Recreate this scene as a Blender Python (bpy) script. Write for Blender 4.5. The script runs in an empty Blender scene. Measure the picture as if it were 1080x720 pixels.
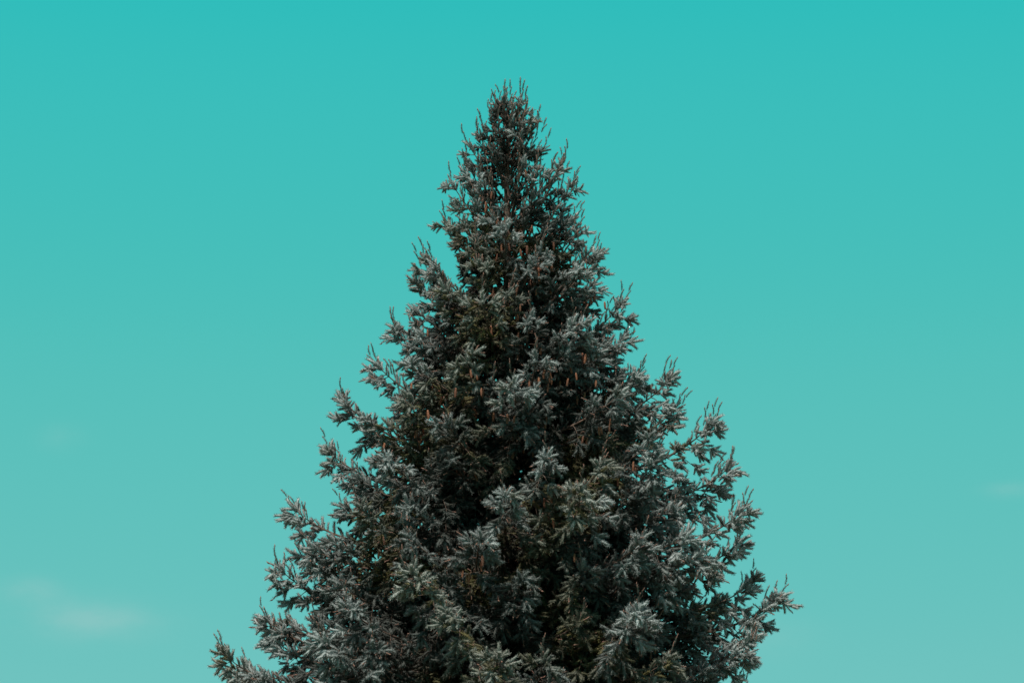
import bpy, math, random
import numpy as np
from mathutils import Vector, Quaternion, Euler, noise as mnoise
random.seed(37)
rnd=random.random
def U(a,b): return a+(b-a)*rnd()
scene=bpy.context.scene
scene.view_settings.view_transform='Standard'
scene.view_settings.look='None'
scene.view_settings.exposure=0

# ------------------------------------------------------------ materials
def newmat(name):
    m=bpy.data.materials.new(name); m.use_nodes=True
    nt=m.node_tree; b=nt.nodes['Principled BSDF']
    return m,nt,b
def link(nt,a,b): nt.links.new(a,b)

# needles
needle,nt,b=newmat('needle_material')
b.inputs['Roughness'].default_value=0.72
b.inputs['Specular IOR Level'].default_value=0.14
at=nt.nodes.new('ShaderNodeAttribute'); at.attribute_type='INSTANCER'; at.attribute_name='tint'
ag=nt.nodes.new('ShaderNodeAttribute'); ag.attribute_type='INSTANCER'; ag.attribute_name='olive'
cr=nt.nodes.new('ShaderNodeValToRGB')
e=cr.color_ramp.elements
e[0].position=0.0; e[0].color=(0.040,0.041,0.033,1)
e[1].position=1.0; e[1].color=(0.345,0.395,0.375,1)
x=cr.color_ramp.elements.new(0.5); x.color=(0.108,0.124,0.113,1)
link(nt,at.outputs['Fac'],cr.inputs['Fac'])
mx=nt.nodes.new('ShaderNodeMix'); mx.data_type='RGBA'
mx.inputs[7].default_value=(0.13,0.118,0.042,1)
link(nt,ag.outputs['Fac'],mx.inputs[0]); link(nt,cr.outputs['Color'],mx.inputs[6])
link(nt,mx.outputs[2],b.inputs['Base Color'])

bark,nt,b=newmat('bark_material')
b.inputs['Roughness'].default_value=0.9
tc=nt.nodes.new('ShaderNodeTexCoord'); nz=nt.nodes.new('ShaderNodeTexNoise'); nz.inputs['Scale'].default_value=18; nz.inputs['Detail'].default_value=8
link(nt,tc.outputs['Object'],nz.inputs['Vector'])
cr=nt.nodes.new('ShaderNodeValToRGB'); e=cr.color_ramp.elements
e[0].position=.35; e[0].color=(0.05,0.034,0.025,1); e[1].position=.7; e[1].color=(0.18,0.12,0.085,1)
link(nt,nz.outputs['Fac'],cr.inputs['Fac']); link(nt,cr.outputs['Color'],b.inputs['Base Color'])
bp=nt.nodes.new('ShaderNodeBump'); bp.inputs['Strength'].default_value=.6; bp.inputs['Distance'].default_value=.02
link(nt,nz.outputs['Fac'],bp.inputs['Height']); link(nt,bp.outputs['Normal'],b.inputs['Normal'])

twig,nt,b=newmat('twig_material')
b.inputs['Base Color'].default_value=(0.23,0.125,0.09,1); b.inputs['Roughness'].default_value=.85

conem,nt,b=newmat('cone_material')
b.inputs['Roughness'].default_value=.7
oi=nt.nodes.new('ShaderNodeAttribute'); oi.attribute_type='INSTANCER'; oi.attribute_name='tint'
cr=nt.nodes.new('ShaderNodeValToRGB'); e=cr.color_ramp.elements
e[0].color=(0.15,0.065,0.035,1); e[1].color=(0.40,0.17,0.085,1)
link(nt,oi.outputs['Fac'],cr.inputs['Fac']); link(nt,cr.outputs['Color'],b.inputs['Base Color'])

# ------------------------------------------------------------ shoot variants (needle-clad twigs)
def mesh_obj(name,verts,faces,mats,midx=None,smooth=None):
    me=bpy.data.meshes.new(name); me.from_pydata([tuple(v) for v in verts],[],faces)
    for m in mats: me.materials.append(m)
    if midx is not None: me.polygons.foreach_set('material_index',midx)
    if smooth is not None: me.polygons.foreach_set('use_smooth',smooth)
    me.update()
    return bpy.data.objects.new(name,me)

def make_shoot(name,kind):
    L=0.112; vs=[];fs=[];mi=[];sm=[]
    bx,by=U(-.03,.03),U(-.03,.03)
    def ax(t): return Vector((bx*t*t,by*t*t,L*t))
    n=5; rings=4
    rr=[.005,.0112,.0125,.0098] if kind=='full' else [.003,.006,.006,.003]
    for i in range(rings):
        t=i/(rings-1)*.96; c=ax(t)
        for k in range(n):
            a=2*math.pi*(k+.5*(i%2))/n; r=rr[i]*U(.8,1.2)
            vs.append(c+Vector((r*math.cos(a),r*math.sin(a),U(-.003,.003))))
    for i in range(rings-1):
        for k in range(n):
            fs.append((i*n+k,i*n+(k+1)%n,(i+1)*n+(k+1)%n,(i+1)*n+k)); sm.append(True)
            mi.append(1 if (kind=='bud' and i==rings-2) else 0)
    fs.append(tuple((rings-1)*n+k for k in range(n))); mi.append(0 if kind=='full' else 1); sm.append(True)
    N=92 if kind=='full' else 56
    for i in range(N):
        t=(i+rnd())/N
        if kind=='bud': t*=.88
        c=ax(t*.98+.02)
        a=i*2.399+U(-.4,.4)
        fwd=math.radians(U(48,84)*(1-.35*t**4)) 
        ln=U(.021,.029)*(1-.05*t)*(0.6+.4*min(1,t*6))*(1 if kind=='full' else .82)
        d=Vector((math.cos(a)*math.sin(fwd),math.sin(a)*math.sin(fwd),math.cos(fwd)))
        s=d.cross(Vector((U(-1,1),U(-1,1),U(-1,1)))).normalized()*0.0017
        k=len(vs)
        vs+= [c+d*ln*.2-s,c+d*ln*.8-s*.8,c+d*ln,c+d*ln*.8+s*.8,c+d*ln*.2+s]
        fs.append((k,k+1,k+2,k+3,k+4)); mi.append(0); sm.append(False)
    if kind=='bud':
        c=ax(1.0); k=len(vs); r=.0065
        for q in range(5):
            a=2*math.pi*q/5; vs.append(c+Vector((r*math.cos(a),r*math.sin(a),-.004)))
        vs.append(c+Vector((0,0,.018))); vs.append(c+Vector((0,0,-.02)))
        for q in range(5):
            fs.append((k+q,k+(q+1)%5,k+5)); mi.append(1); sm.append(True)
            fs.append((k+(q+1)%5,k+q,k+6)); mi.append(1); sm.append(True)
    return mesh_obj(name,vs,fs,[needle,twig],mi,sm)

shoot_col=bpy.data.collections.new('shoot_variants')
NV=6
for i in range(NV):
    shoot_col.objects.link(make_shoot('shoot_%02d'%i,'bud' if i>=4 else 'full'))

def make_cone(name):
    vs=[];fs=[]
    L=.10
    n=8;R=6
    for i in range(R):
        t=i/(R-1); r=.011*math.sin(math.pi*(.12+.8*t))
        for k in range(n):
            a=2*math.pi*k/n; vs.append(Vector((r*math.cos(a),r*math.sin(a),-L*t)))
    for i in range(R-1):
        for k in range(n): fs.append((i*n+k,i*n+(k+1)%n,(i+1)*n+(k+1)%n,(i+1)*n+k))
    N=70
    for i in range(N):
        t=(i+.5)/N; a=i*2.399
        r=.012*math.sin(math.pi*(.12+.78*t))+.001
        o=Vector((math.cos(a),math.sin(a),0)); s=Vector((-math.sin(a),math.cos(a),0))
        c=o*r*.7+Vector((0,0,-L*t*.95))
        d=(o*.55+Vector((0,0,-1))).normalized()*.015
        w=.007
        k=len(vs)
        vs+=[c-s*w*.5,c+d*.6-s*w,c+d+o*.002,c+d*.6+s*w,c+s*w*.5]
        fs.append((k,k+1,k+2,k+3,k+4))
    return mesh_obj(name,vs,fs,[conem])
cone_col=bpy.data.collections.new('cone_variants')
for i in range(2): cone_col.objects.link(make_cone('cone_%02d'%i))

# ------------------------------------------------------------ crown envelope (metres, about the trunk axis)
prof=[(9.70,0,0),(9.54,.09,.10),(9.25,.25,.24),(8.96,.40,.42),(8.58,.51,.54),(8.1,.60,.66),(7.9,.73,.78),(7.6,.84,.86),
(7.17,1.00,1.08),(6.8,1.14,1.18),(6.4,1.30,1.38),(6.17,1.36,1.54),(5.93,1.50,1.66),(5.7,1.62,1.74),(5.28,1.86,1.86),
(4.77,2.06,1.98),(4.3,2.30,2.10),(3.95,2.44,2.18),(3.67,2.56,2.26),(2.6,2.7,2.6),(1.6,2.8,2.8),(0.5,2.6,2.6)]
pz=np.array([p[0] for p in prof][::-1]); pl=np.array([p[1] for p in prof][::-1]); pr=np.array([p[2] for p in prof][::-1])
def envelope(z,a):
    l=float(np.interp(z,pz,pl)); r=float(np.interp(z,pz,pr)); w=(1+math.cos(a))/2
    return l*(1-w)+r*w
TOP=9.60
def slope_at(z):
    return float(np.interp(z,[0.5,3.5,5,6.5,7.5,8.5,9.2,9.6],[-.15,.05,.18,.40,.7,1.2,2.0,3.0]))
def size_at(z): return float(np.interp(z,[4,6.5,8,9.4],[1.24,1.13,1.0,.94]))

tubes=[]; SH=[]; CO=[]
def wood(pts,r0,r1,n=5): tubes.append((pts,r0,r1,n))
UP=Vector((0,0,1))
def olive_at(p):
    v=mnoise.noise(p*1.2+Vector((3,7,1)))
    return max(0,min(1,(v-.10)*5))
def perp(d):
    s=d.cross(UP)
    if s.length<1e-3: s=Vector((1,0,0))
    return s.normalized()
CL=[0.0]
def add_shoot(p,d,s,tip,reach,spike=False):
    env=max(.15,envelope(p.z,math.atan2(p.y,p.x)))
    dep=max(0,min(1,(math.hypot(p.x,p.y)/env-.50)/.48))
    t=max(0,min(1,(.26+.74*tip)*(.08+.86*dep)+U(-.10,.12)+CL[0]))  # older inner shoots darker; interior shade of the crown is painted into tint too
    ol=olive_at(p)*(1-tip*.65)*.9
    budp=.5 if spike else .14
    idx=random.choice((4,5)) if rnd()<budp else random.choice((0,1,2,3))
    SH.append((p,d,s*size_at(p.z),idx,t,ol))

def secondary(p,d,ln,reach,droop,sc,dens=1.0):
    CL[0]=U(-.18,.15)
    step=.054
    n=max(2,int(ln/step)); pts=[p.copy()]
    side=1
    for i in range(n):
        f=(i+1)/n
        d=d.copy()
        if f<.7: d.z-=droop*.17
        else: d.z+=.12
        d.x+=U(-.09,.09); d.y+=U(-.09,.09)
        d.normalize()
        p=p+d*step; pts.append(p.copy())
        s=perp(d); up2=s.cross(d)
        if rnd()<dens:
            for q in range(2 if rnd()<.5 else 1):
                side=-side
                ph=U(-.6,.8)
                lat=s*side*math.cos(ph)+up2*math.sin(ph)
                dd=(d*U(.5,.95)+lat*U(.65,.95)+UP*.05).normalized()
                add_shoot(p,dd,sc*U(.65,1.02),f*.8,reach)
    add_shoot(p,d,sc*U(.85,1.08),1,reach)
    s=perp(d); u2=s.cross(d); a0=rnd()*6
    for q in range(6):
        a=a0+q*1.05+U(-.3,.3)
        add_shoot(p-d*U(0,.06),(d+(s*math.cos(a)+u2*math.sin(a))*U(.6,1.05)).normalized(),sc*U(.65,.9),1,reach)
    if len(pts)>2: wood(pts,.0055,.002,3)
    CL[0]=0

def limb(a,R,ztip,slope,dens=1.0,tipup=.6,droopK=1.0,spike=0,inner=True,lenK=1.0):
    out=Vector((math.cos(a),math.sin(a),0))
    tip=Vector((out.x*R,out.y*R,ztip))
    zb=min(ztip-slope*R,TOP-.2)
    base=Vector((0,0,max(.35,zb)))
    ln=(tip-base).length
    sag=.10*R
    p1=base+out*R*.33+UP*(slope*R*.30-sag*.3)
    p2=tip-(out+UP*(slope*.6+tipup)).normalized()*ln*.28
    side=perp(out); wob=U(-.10,.10)*R
    def B(t):
        q=1-t
        v=base*q**3+p1*3*q*q*t+p2*3*q*t*t+tip*t**3
        return v+side*wob*math.sin(math.pi*t)
    n=max(5,int(ln/.12))
    pts=[B(i/n) for i in range(n+1)]
    wood(pts,.008+.012*R,.003,6)
    small=float(np.interp(R,[.2,1.0],[.78,1.0]))
    sp=.062/dens
    cnt=max(4,int(ln/sp)); sgn=1
    for i in range(cnt):
        t=(i+rnd())/cnt
        if t<.12: continue
        if R>1.2 and t<.32 and (not inner or rnd()<.5): continue
        c=B(t); d=(B(min(1,t+.02))-B(t-.02)).normalized()
        s=perp(d); up2=s.cross(d)
        sgn=-sgn
        ph=U(-1.2,.25)
        lat=s*sgn*math.cos(ph)+up2*math.sin(ph)
        l=min(.62,(.44*(1-t)*min(R,1.8)+.10*small))*U(.6,1.25)*lenK
        dd=(d*U(.45,.85)+lat*.9).normalized()
        if R<.55 and rnd()<.55:
            add_shoot(c,(d*1.1+lat*.6+UP*.4).normalized(),small*U(.8,1.05),t*.8,.6)
        else:
            secondary(c,dd,l,t,U(.6,2.1)*droopK,small,.92)
        if t>.3:
            ph=U(0.3,2.8)
            lat=s*math.cos(ph)+up2*math.sin(ph)
            add_shoot(c,(d*U(.6,1)+lat*.8).normalized(),U(.6,.95)*small,t,t)
    d=(B(1)-B(.95)).normalized()
    add_shoot(tip,d,U(.95,1.15)*small,1,1)
    for k in range(6 if R>.55 else 3):
        s=perp(d); u2=s.cross(d); an=k*1.256+rnd()
        add_shoot(tip-d*U(0,.07),(d+(s*math.cos(an)+u2*math.sin(an))*.8).normalized(),U(.75,1.05)*small,1,1)
    for k in range(spike):
        p=tip-d*U(0,.22)*(k>0)+Vector((U(-.09,.09),U(-.09,.09),0))*(k>0)
        dd=(d*.7+UP*U(.4,1.1)+Vector((U(-.25,.25),U(-.25,.25),0))).normalized()
        m=random.randint(1,3) if k else 3
        for j in range(m):
            SH.append((p,dd,U(.74,.88),random.choice((4,5)),U(.25,.5),0.15)); p=p+dd*.078
            dd=(dd+UP*.15).normalized()
    return B

allB=[]
z=9.40
ang=0
while z>0.6:
    k=int(round(np.interp(z,[0.5,4,6,7,8.5,9.5],[11,14,13,11,8,5])))
    lower=z<3.0
    if lower: k=int(k*.65)
    ang+=U(.3,1.2)
    for i in range(k):
        a=ang+i*2*math.pi/k+U(-.22,.22)
        zt=z+U(-.08,.08)
        nzv=mnoise.noise(Vector((math.cos(a)*1.9,math.sin(a)*1.9,zt*1.3+5)))
        R=envelope(zt,a)*(U(.80,.98) if rnd()<.75 else U(.5,.8))*(1+.65*min(0,nzv)+.12*max(0,nzv))
        if zt>TOP-.1: continue
        B=limb(a,max(.04,R),zt,slope_at(zt)*U(.85,1.15)+U(-.05,.05),dens=.5 if lower else .92,tipup=U(.3,.8),
               spike=(random.randint(1,3) if zt>7.6 else random.randint(0,2)))
        if zt>3.2: allB.append((B,R,zt,a))
    z-=float(np.interp(z,[3,6,8,9.5],[.38,.36,.26,.14]))
leftT=[(.08,9.40),(.24,9.14),(.42,8.83),(.56,8.58),(.62,8.22),(.83,7.85),(.92,7.62),(1.12,7.15),(1.28,6.72),(1.60,6.37),(1.80,5.98),
(2.07,5.36),(2.0,4.96),(2.18,4.73),(2.38,4.32),(2.68,3.90),(2.52,3.6),(2.25,4.1)]
rightT=[(.12,9.42),(.26,9.20),(.54,8.84),(.62,8.62),(.68,8.11),(.87,7.84),(1.08,7.34),(1.12,7.0),(1.26,6.66),(1.56,6.60),(1.60,6.32),(1.98,6.14),
(2.16,5.80),(2.24,5.30),(2.20,5.02),(2.34,4.66),(2.60,4.50),(2.30,4.06),(2.2,3.66)]
for T,base in ((leftT,math.pi),(rightT,0)):
    for R,zt in T:
        limb(base+U(-.2,.2),R,zt,slope_at(zt)*U(1.0,1.25),dens=.88,tipup=.85,droopK=.85,spike=6)
for i in range(34):
    a=i*2.399+U(-.2,.2); zt=8.3-i*.135+U(-.1,.1)
    f=1.10-.14*abs(math.cos(a))
    B=limb(a,envelope(zt,a)*U(.95,1.03)*f,zt,slope_at(zt)*1.0,dens=1.1,tipup=.4,droopK=1.1,spike=2,lenK=1.05)
    allB.append((B,1,zt,a))
# --- leader and the candles standing around it
for i in range(70):
    zz=U(8.7,9.32); a=rnd()*6.283; tl=U(.1,.5)*(1.15-(zz-8.7)*.8)
    add_shoot(Vector((math.cos(a)*.05,math.sin(a)*.05,zz)),Vector((math.cos(a)*tl,math.sin(a)*tl,1)).normalized(),U(.75,1.0),.6,.6,True)
for i in range(9):
    SH.append((Vector((.01,0,9.01+i*.074)),Vector((U(-.06,.06),U(-.06,.06),1)).normalized(),.76,random.choice((4,5)),.3,.2))
for i in range(28):
    a=i*2.4+U(-.2,.2); r0=U(.03,.38); p=Vector((math.cos(a)*r0,math.sin(a)*r0,U(9.08,9.28)-r0*1.8)); dd=Vector((math.cos(a)*U(.1,.35),math.sin(a)*U(.1,.35),1)).normalized()
    for j in range(random.randint(2,4)):
        SH.append((p,dd,.74,random.choice((4,5)),.35,.2)); p=p+dd*.074

for (B,R,zt,a) in allB:
    if rnd()<float(np.interp(zt,[4.2,5,6,7,8,8.8],[.05,.35,.65,.7,.5,.0])):
        for q in range(random.randint(3,7)):
            t=U(.64,1.0); p=B(t)+Vector((U(-.14,.14),U(-.14,.14),-U(.05,.22)))
            CO.append((p,Vector((U(-.2,.2),U(-.2,.2),1)).normalized(),U(.65,.95),random.randint(0,1),rnd(),0))
print('shoots',len(SH),'cones',len(CO),'tubes',len(tubes))

# ------------------------------------------------------------ wood mesh
trunkpts=[Vector((.02*math.sin(z*1.3),.02*math.cos(z*.9),z)) for z in np.linspace(-.1,9.4,34)]
V=[];F=[]
def tube(pts,radf,n):
    k0=len(V)
    for i,p in enumerate(pts):
        d=(pts[min(i+1,len(pts)-1)]-pts[max(i-1,0)]).normalized()
        s=d.cross(Vector((.31,.2,.93)))
        if s.length<.05: s=d.cross(Vector((1,0,0)))
        s.normalize(); u=s.cross(d); r=radf(i/(len(pts)-1))
        for k in range(n):
            a=2*math.pi*k/n; v=p+(s*math.cos(a)+u*math.sin(a))*r; V.append((v.x,v.y,v.z))
    for i in range(len(pts)-1):
        for k in range(n): F.append((k0+i*n+k,k0+i*n+(k+1)%n,k0+(i+1)*n+(k+1)%n,k0+(i+1)*n+k))
tube(trunkpts,lambda t:.17*(1-t)**.9+.008+.10*max(0,.06-t)/.06,14)
for pts,r0,r1,n in tubes: tube(pts,lambda t,r0=r0,r1=r1:r0+(r1-r0)*t,n)
me=bpy.data.meshes.new('trunk_and_limbs'); me.from_pydata(V,[],F); me.materials.append(bark); me.update()
me.polygons.foreach_set('use_smooth',[True]*len(me.polygons))
tree=bpy.data.objects.new('spruce_tree',None); scene.collection.objects.link(tree)
wo=bpy.data.objects.new('trunk_and_limbs',me); scene.collection.objects.link(wo); wo.parent=tree

# ------------------------------------------------------------ instancing
def scatter(name,data,col):
    n=len(data); me=bpy.data.meshes.new(name)
    me.vertices.add(n)
    co=np.empty((n,3),np.float32); ro=np.empty((n,3),np.float32); sc=np.empty(n,np.float32)
    ix=np.empty(n,np.int32); ti=np.empty(n,np.float32); ol=np.empty(n,np.float32)
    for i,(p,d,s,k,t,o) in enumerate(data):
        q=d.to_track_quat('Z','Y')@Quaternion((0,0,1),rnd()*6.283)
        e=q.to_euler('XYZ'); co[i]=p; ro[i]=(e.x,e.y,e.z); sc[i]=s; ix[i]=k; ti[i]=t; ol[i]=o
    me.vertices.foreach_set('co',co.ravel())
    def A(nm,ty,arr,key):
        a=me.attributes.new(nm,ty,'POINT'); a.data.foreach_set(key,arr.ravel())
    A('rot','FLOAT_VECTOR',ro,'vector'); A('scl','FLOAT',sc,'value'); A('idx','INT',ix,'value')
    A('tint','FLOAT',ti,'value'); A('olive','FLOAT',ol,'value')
    ob=bpy.data.objects.new(name,me); scene.collection.objects.link(ob)
    g=bpy.data.node_groups.new(name+'_nodes','GeometryNodeTree')
    g.interface.new_socket('Geometry',in_out='INPUT',socket_type='NodeSocketGeometry')
    g.interface.new_socket('Geometry',in_out='OUTPUT',socket_type='NodeSocketGeometry')
    gi=g.nodes.new('NodeGroupInput'); go=g.nodes.new('NodeGroupOutput')
    m2p=g.nodes.new('GeometryNodeMeshToPoints')
    iop=g.nodes.new('GeometryNodeInstanceOnPoints')
    ci=g.nodes.new('GeometryNodeCollectionInfo'); ci.inputs['Collection'].default_value=col
    ci.inputs['Separate Children'].default_value=True; ci.inputs['Reset Children'].default_value=True
    def NA(nm,ty):
        x=g.nodes.new('GeometryNodeInputNamedAttribute'); x.data_type=ty; x.inputs['Name'].default_value=nm
        return [o for o in x.outputs if o.enabled and o.name=='Attribute'][0]
    e2r=g.nodes.new('FunctionNodeEulerToRotation')
    L=g.links.new
    L(gi.outputs[0],m2p.inputs['Mesh']); L(m2p.outputs[0],iop.inputs['Points'])
    L(ci.outputs[0],iop.inputs['Instance']); iop.inputs['Pick Instance'].default_value=True
    L(NA('idx','INT'),iop.inputs['Instance Index'])
    L(NA('rot','FLOAT_VECTOR'),e2r.inputs[0]); L(e2r.outputs[0],iop.inputs['Rotation'])
    L(NA('scl','FLOAT'),iop.inputs['Scale'])
    L(iop.outputs[0],go.inputs[0])
    md=ob.modifiers.new('scatter','NODES'); md.node_group=g
    ob.parent=tree
    return ob
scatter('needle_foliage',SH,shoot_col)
scatter('spruce_cones',CO,cone_col)
tree.location=(-0.03,0,0)

# ------------------------------------------------------------ ground
vs=[];fs=[]
ext=np.concatenate([-np.geomspace(3000,2,40)[:],np.linspace(-1.5,1.5,5),np.geomspace(2,3000,40)])
for yy in ext:
    for xx in ext:
        r=math.hypot(xx,yy)
        vs.append((xx,yy,.12*mnoise.noise(Vector((xx*.08,yy*.08,0)))*min(1,r/6)*(1 if r<400 else 0)))
w=len(ext)
for j in range(w-1):
    for i in range(w-1): fs.append((j*w+i,j*w+i+1,(j+1)*w+i+1,(j+1)*w+i))
gm,nt,b=newmat('grass_material'); b.inputs['Roughness'].default_value=.95
tc=nt.nodes.new('ShaderNodeTexCoord')
n1=nt.nodes.new('ShaderNodeTexNoise'); n1.inputs['Scale'].default_value=.4; n1.inputs['Detail'].default_value=10
n2=nt.nodes.new('ShaderNodeTexNoise'); n2.inputs['Scale'].default_value=30; n2.inputs['Detail'].default_value=6
link(nt,tc.outputs['Object'],n1.inputs['Vector']); link(nt,tc.outputs['Object'],n2.inputs['Vector'])
cr=nt.nodes.new('ShaderNodeValToRGB'); e=cr.color_ramp.elements
e[0].position=.3;e[0].color=(.055,.065,.03,1); e[1].position=.75; e[1].color=(.13,.12,.06,1)
link(nt,n1.outputs['Fac'],cr.inputs['Fac']); link(nt,cr.outputs['Color'],b.inputs['Base Color'])
bp=nt.nodes.new('ShaderNodeBump'); bp.inputs['Strength'].default_value=.8; bp.inputs['Distance'].default_value=.05
link(nt,n2.outputs['Fac'],bp.inputs['Height']); link(nt,bp.outputs['Normal'],b.inputs['Normal'])
gr=mesh_obj('ground',vs,fs,[gm]); scene.collection.objects.link(gr)

# ------------------------------------------------------------ sky
SUN_EL=math.radians(58); SUN_AZ=math.radians(204)
wd=bpy.data.worlds.new('World'); scene.world=wd; wd.use_nodes=True
nt=wd.node_tree; nt.nodes.clear()
out=nt.nodes.new('ShaderNodeOutputWorld'); bg=nt.nodes.new('ShaderNodeBackground')
sky=nt.nodes.new('ShaderNodeTexSky'); sky.sky_type='NISHITA'; sky.sun_disc=False
sky.sun_elevation=SUN_EL; sky.sun_rotation=SUN_AZ
tc=nt.nodes.new('ShaderNodeTexCoord'); sep=nt.nodes.new('ShaderNodeSeparateXYZ')
link(nt,tc.outputs['Generated'],sep.inputs[0])
def M(op,a,b=None,c=None,clamp=False):
    n=nt.nodes.new('ShaderNodeMath'); n.operation=op; n.use_clamp=clamp
    for i,v in enumerate((a,b,c)):
        if v is None: continue
        if isinstance(v,(int,float)): n.inputs[i].default_value=v
        else: link(nt,v,n.inputs[i])
    return n.outputs[0]
def s2l(c):
    return tuple(((x/255)/12.92 if x/255<.04045 else ((x/255+.055)/1.055)**2.4) for x in c)+(1,)
ramp=nt.nodes.new('ShaderNodeValToRGB'); ramp.color_ramp.interpolation='CARDINAL'
e=ramp.color_ramp.elements
e[0].position=0.0; e[0].color=s2l((122,197,193))
e[1].position=.42; e[1].color=s2l((32,186,185))
for p,c in ((.10,(106,194,190)),(.21,(80,191,186)),(.32,(52,189,187))):
    q=ramp.color_ramp.elements.new(p); q.color=s2l(c)
link(nt,sep.outputs['Z'],ramp.inputs['Fac'])
mul=nt.nodes.new('ShaderNodeMix'); mul.data_type='RGBA'; mul.blend_type='MULTIPLY'; mul.inputs[0].default_value=1
link(nt,sky.outputs['Color'],mul.inputs[6]); mul.inputs[7].default_value=(.23,.155,.12,1)
fac=nt.nodes.new('ShaderNodeMapRange'); fac.interpolation_type='SMOOTHSTEP'
fac.inputs['From Min'].default_value=.36; fac.inputs['From Max'].default_value=.6
link(nt,sep.outputs['Z'],fac.inputs['Value'])
mix=nt.nodes.new('ShaderNodeMix'); mix.data_type='RGBA'
link(nt,fac.outputs[0],mix.inputs[0]); link(nt,ramp.outputs['Color'],mix.inputs[6]); link(nt,mul.outputs[2],mix.inputs[7])
az=M('ARCTAN2',sep.outputs['X'],sep.outputs['Y']); el=M('ARCSINE',sep.outputs['Z'])
nz=nt.nodes.new('ShaderNodeTexNoise'); nz.inputs['Scale'].default_value=26; nz.inputs['Detail'].default_value=7; nz.inputs['Roughness'].default_value=.6
mp=nt.nodes.new('ShaderNodeMapping'); mp.inputs['Scale'].default_value=(1,1,2.4)
link(nt,tc.outputs['Generated'],mp.inputs[0]); link(nt,mp.outputs[0],nz.inputs['Vector'])
tot=None
D=math.radians
for (a0,e0,wa,we,st) in ((-9.1,5.85,1.4,.42,.55),(-10.5,6.45,.6,.26,.5),(-9.9,9.75,.45,.25,.3),(10.9,8.6,.5,.16,.4),(5.6,5.5,1.0,.4,.2),(-30,8,5,1,.6),(40,7,6,1.1,.6),(120,9,8,1.5,.6),(-110,8,9,1.2,.6)):
    u=M('DIVIDE',M('SUBTRACT',az,D(a0)),D(wa)); v=M('DIVIDE',M('SUBTRACT',el,D(e0)),D(we))
    r2=M('ADD',M('MULTIPLY',u,u),M('MULTIPLY',v,v))
    g=M('MULTIPLY',M('EXPONENT',M('MULTIPLY',r2,-1.0)),st)
    tot=g if tot is None else M('ADD',tot,g)
nn=nt.nodes.new('ShaderNodeMapRange'); nn.inputs['From Min'].default_value=.35; nn.inputs['From Max'].default_value=.65
link(nt,nz.outputs['Fac'],nn.inputs['Value'])
cf=M('MULTIPLY',tot,M('MULTIPLY_ADD',nn.outputs[0],.5,.15),clamp=True)
cm=nt.nodes.new('ShaderNodeMix'); cm.data_type='RGBA'
link(nt,cf,cm.inputs[0]); link(nt,mix.outputs[2],cm.inputs[6]); cm.inputs[7].default_value=s2l((170,203,201))
link(nt,cm.outputs[2],bg.inputs['Color']); bg.inputs['Strength'].default_value=1.0
link(nt,bg.outputs[0],out.inputs[0])

# ------------------------------------------------------------ sun
sl=bpy.data.lights.new('sun','SUN'); sl.energy=4.0; sl.angle=math.radians(1.0); sl.color=(1,.95,.90)
so=bpy.data.objects.new('sun',sl); scene.collection.objects.link(so)
dirs=Vector((math.sin(SUN_AZ)*math.cos(SUN_EL),math.cos(SUN_AZ)*math.cos(SUN_EL),math.sin(SUN_EL)))
so.rotation_euler=dirs.to_track_quat('Z','Y').to_euler(); so.location=dirs*50

# ------------------------------------------------------------ camera
cam=bpy.data.cameras.new('camera'); cam.lens=91.7; cam.sensor_width=36; cam.clip_end=10000
co=bpy.data.objects.new('camera',cam); scene.collection.objects.link(co)
co.location=(0,-25,1.7); co.rotation_euler=(math.radians(90+12),0,0)
scene.camera=co
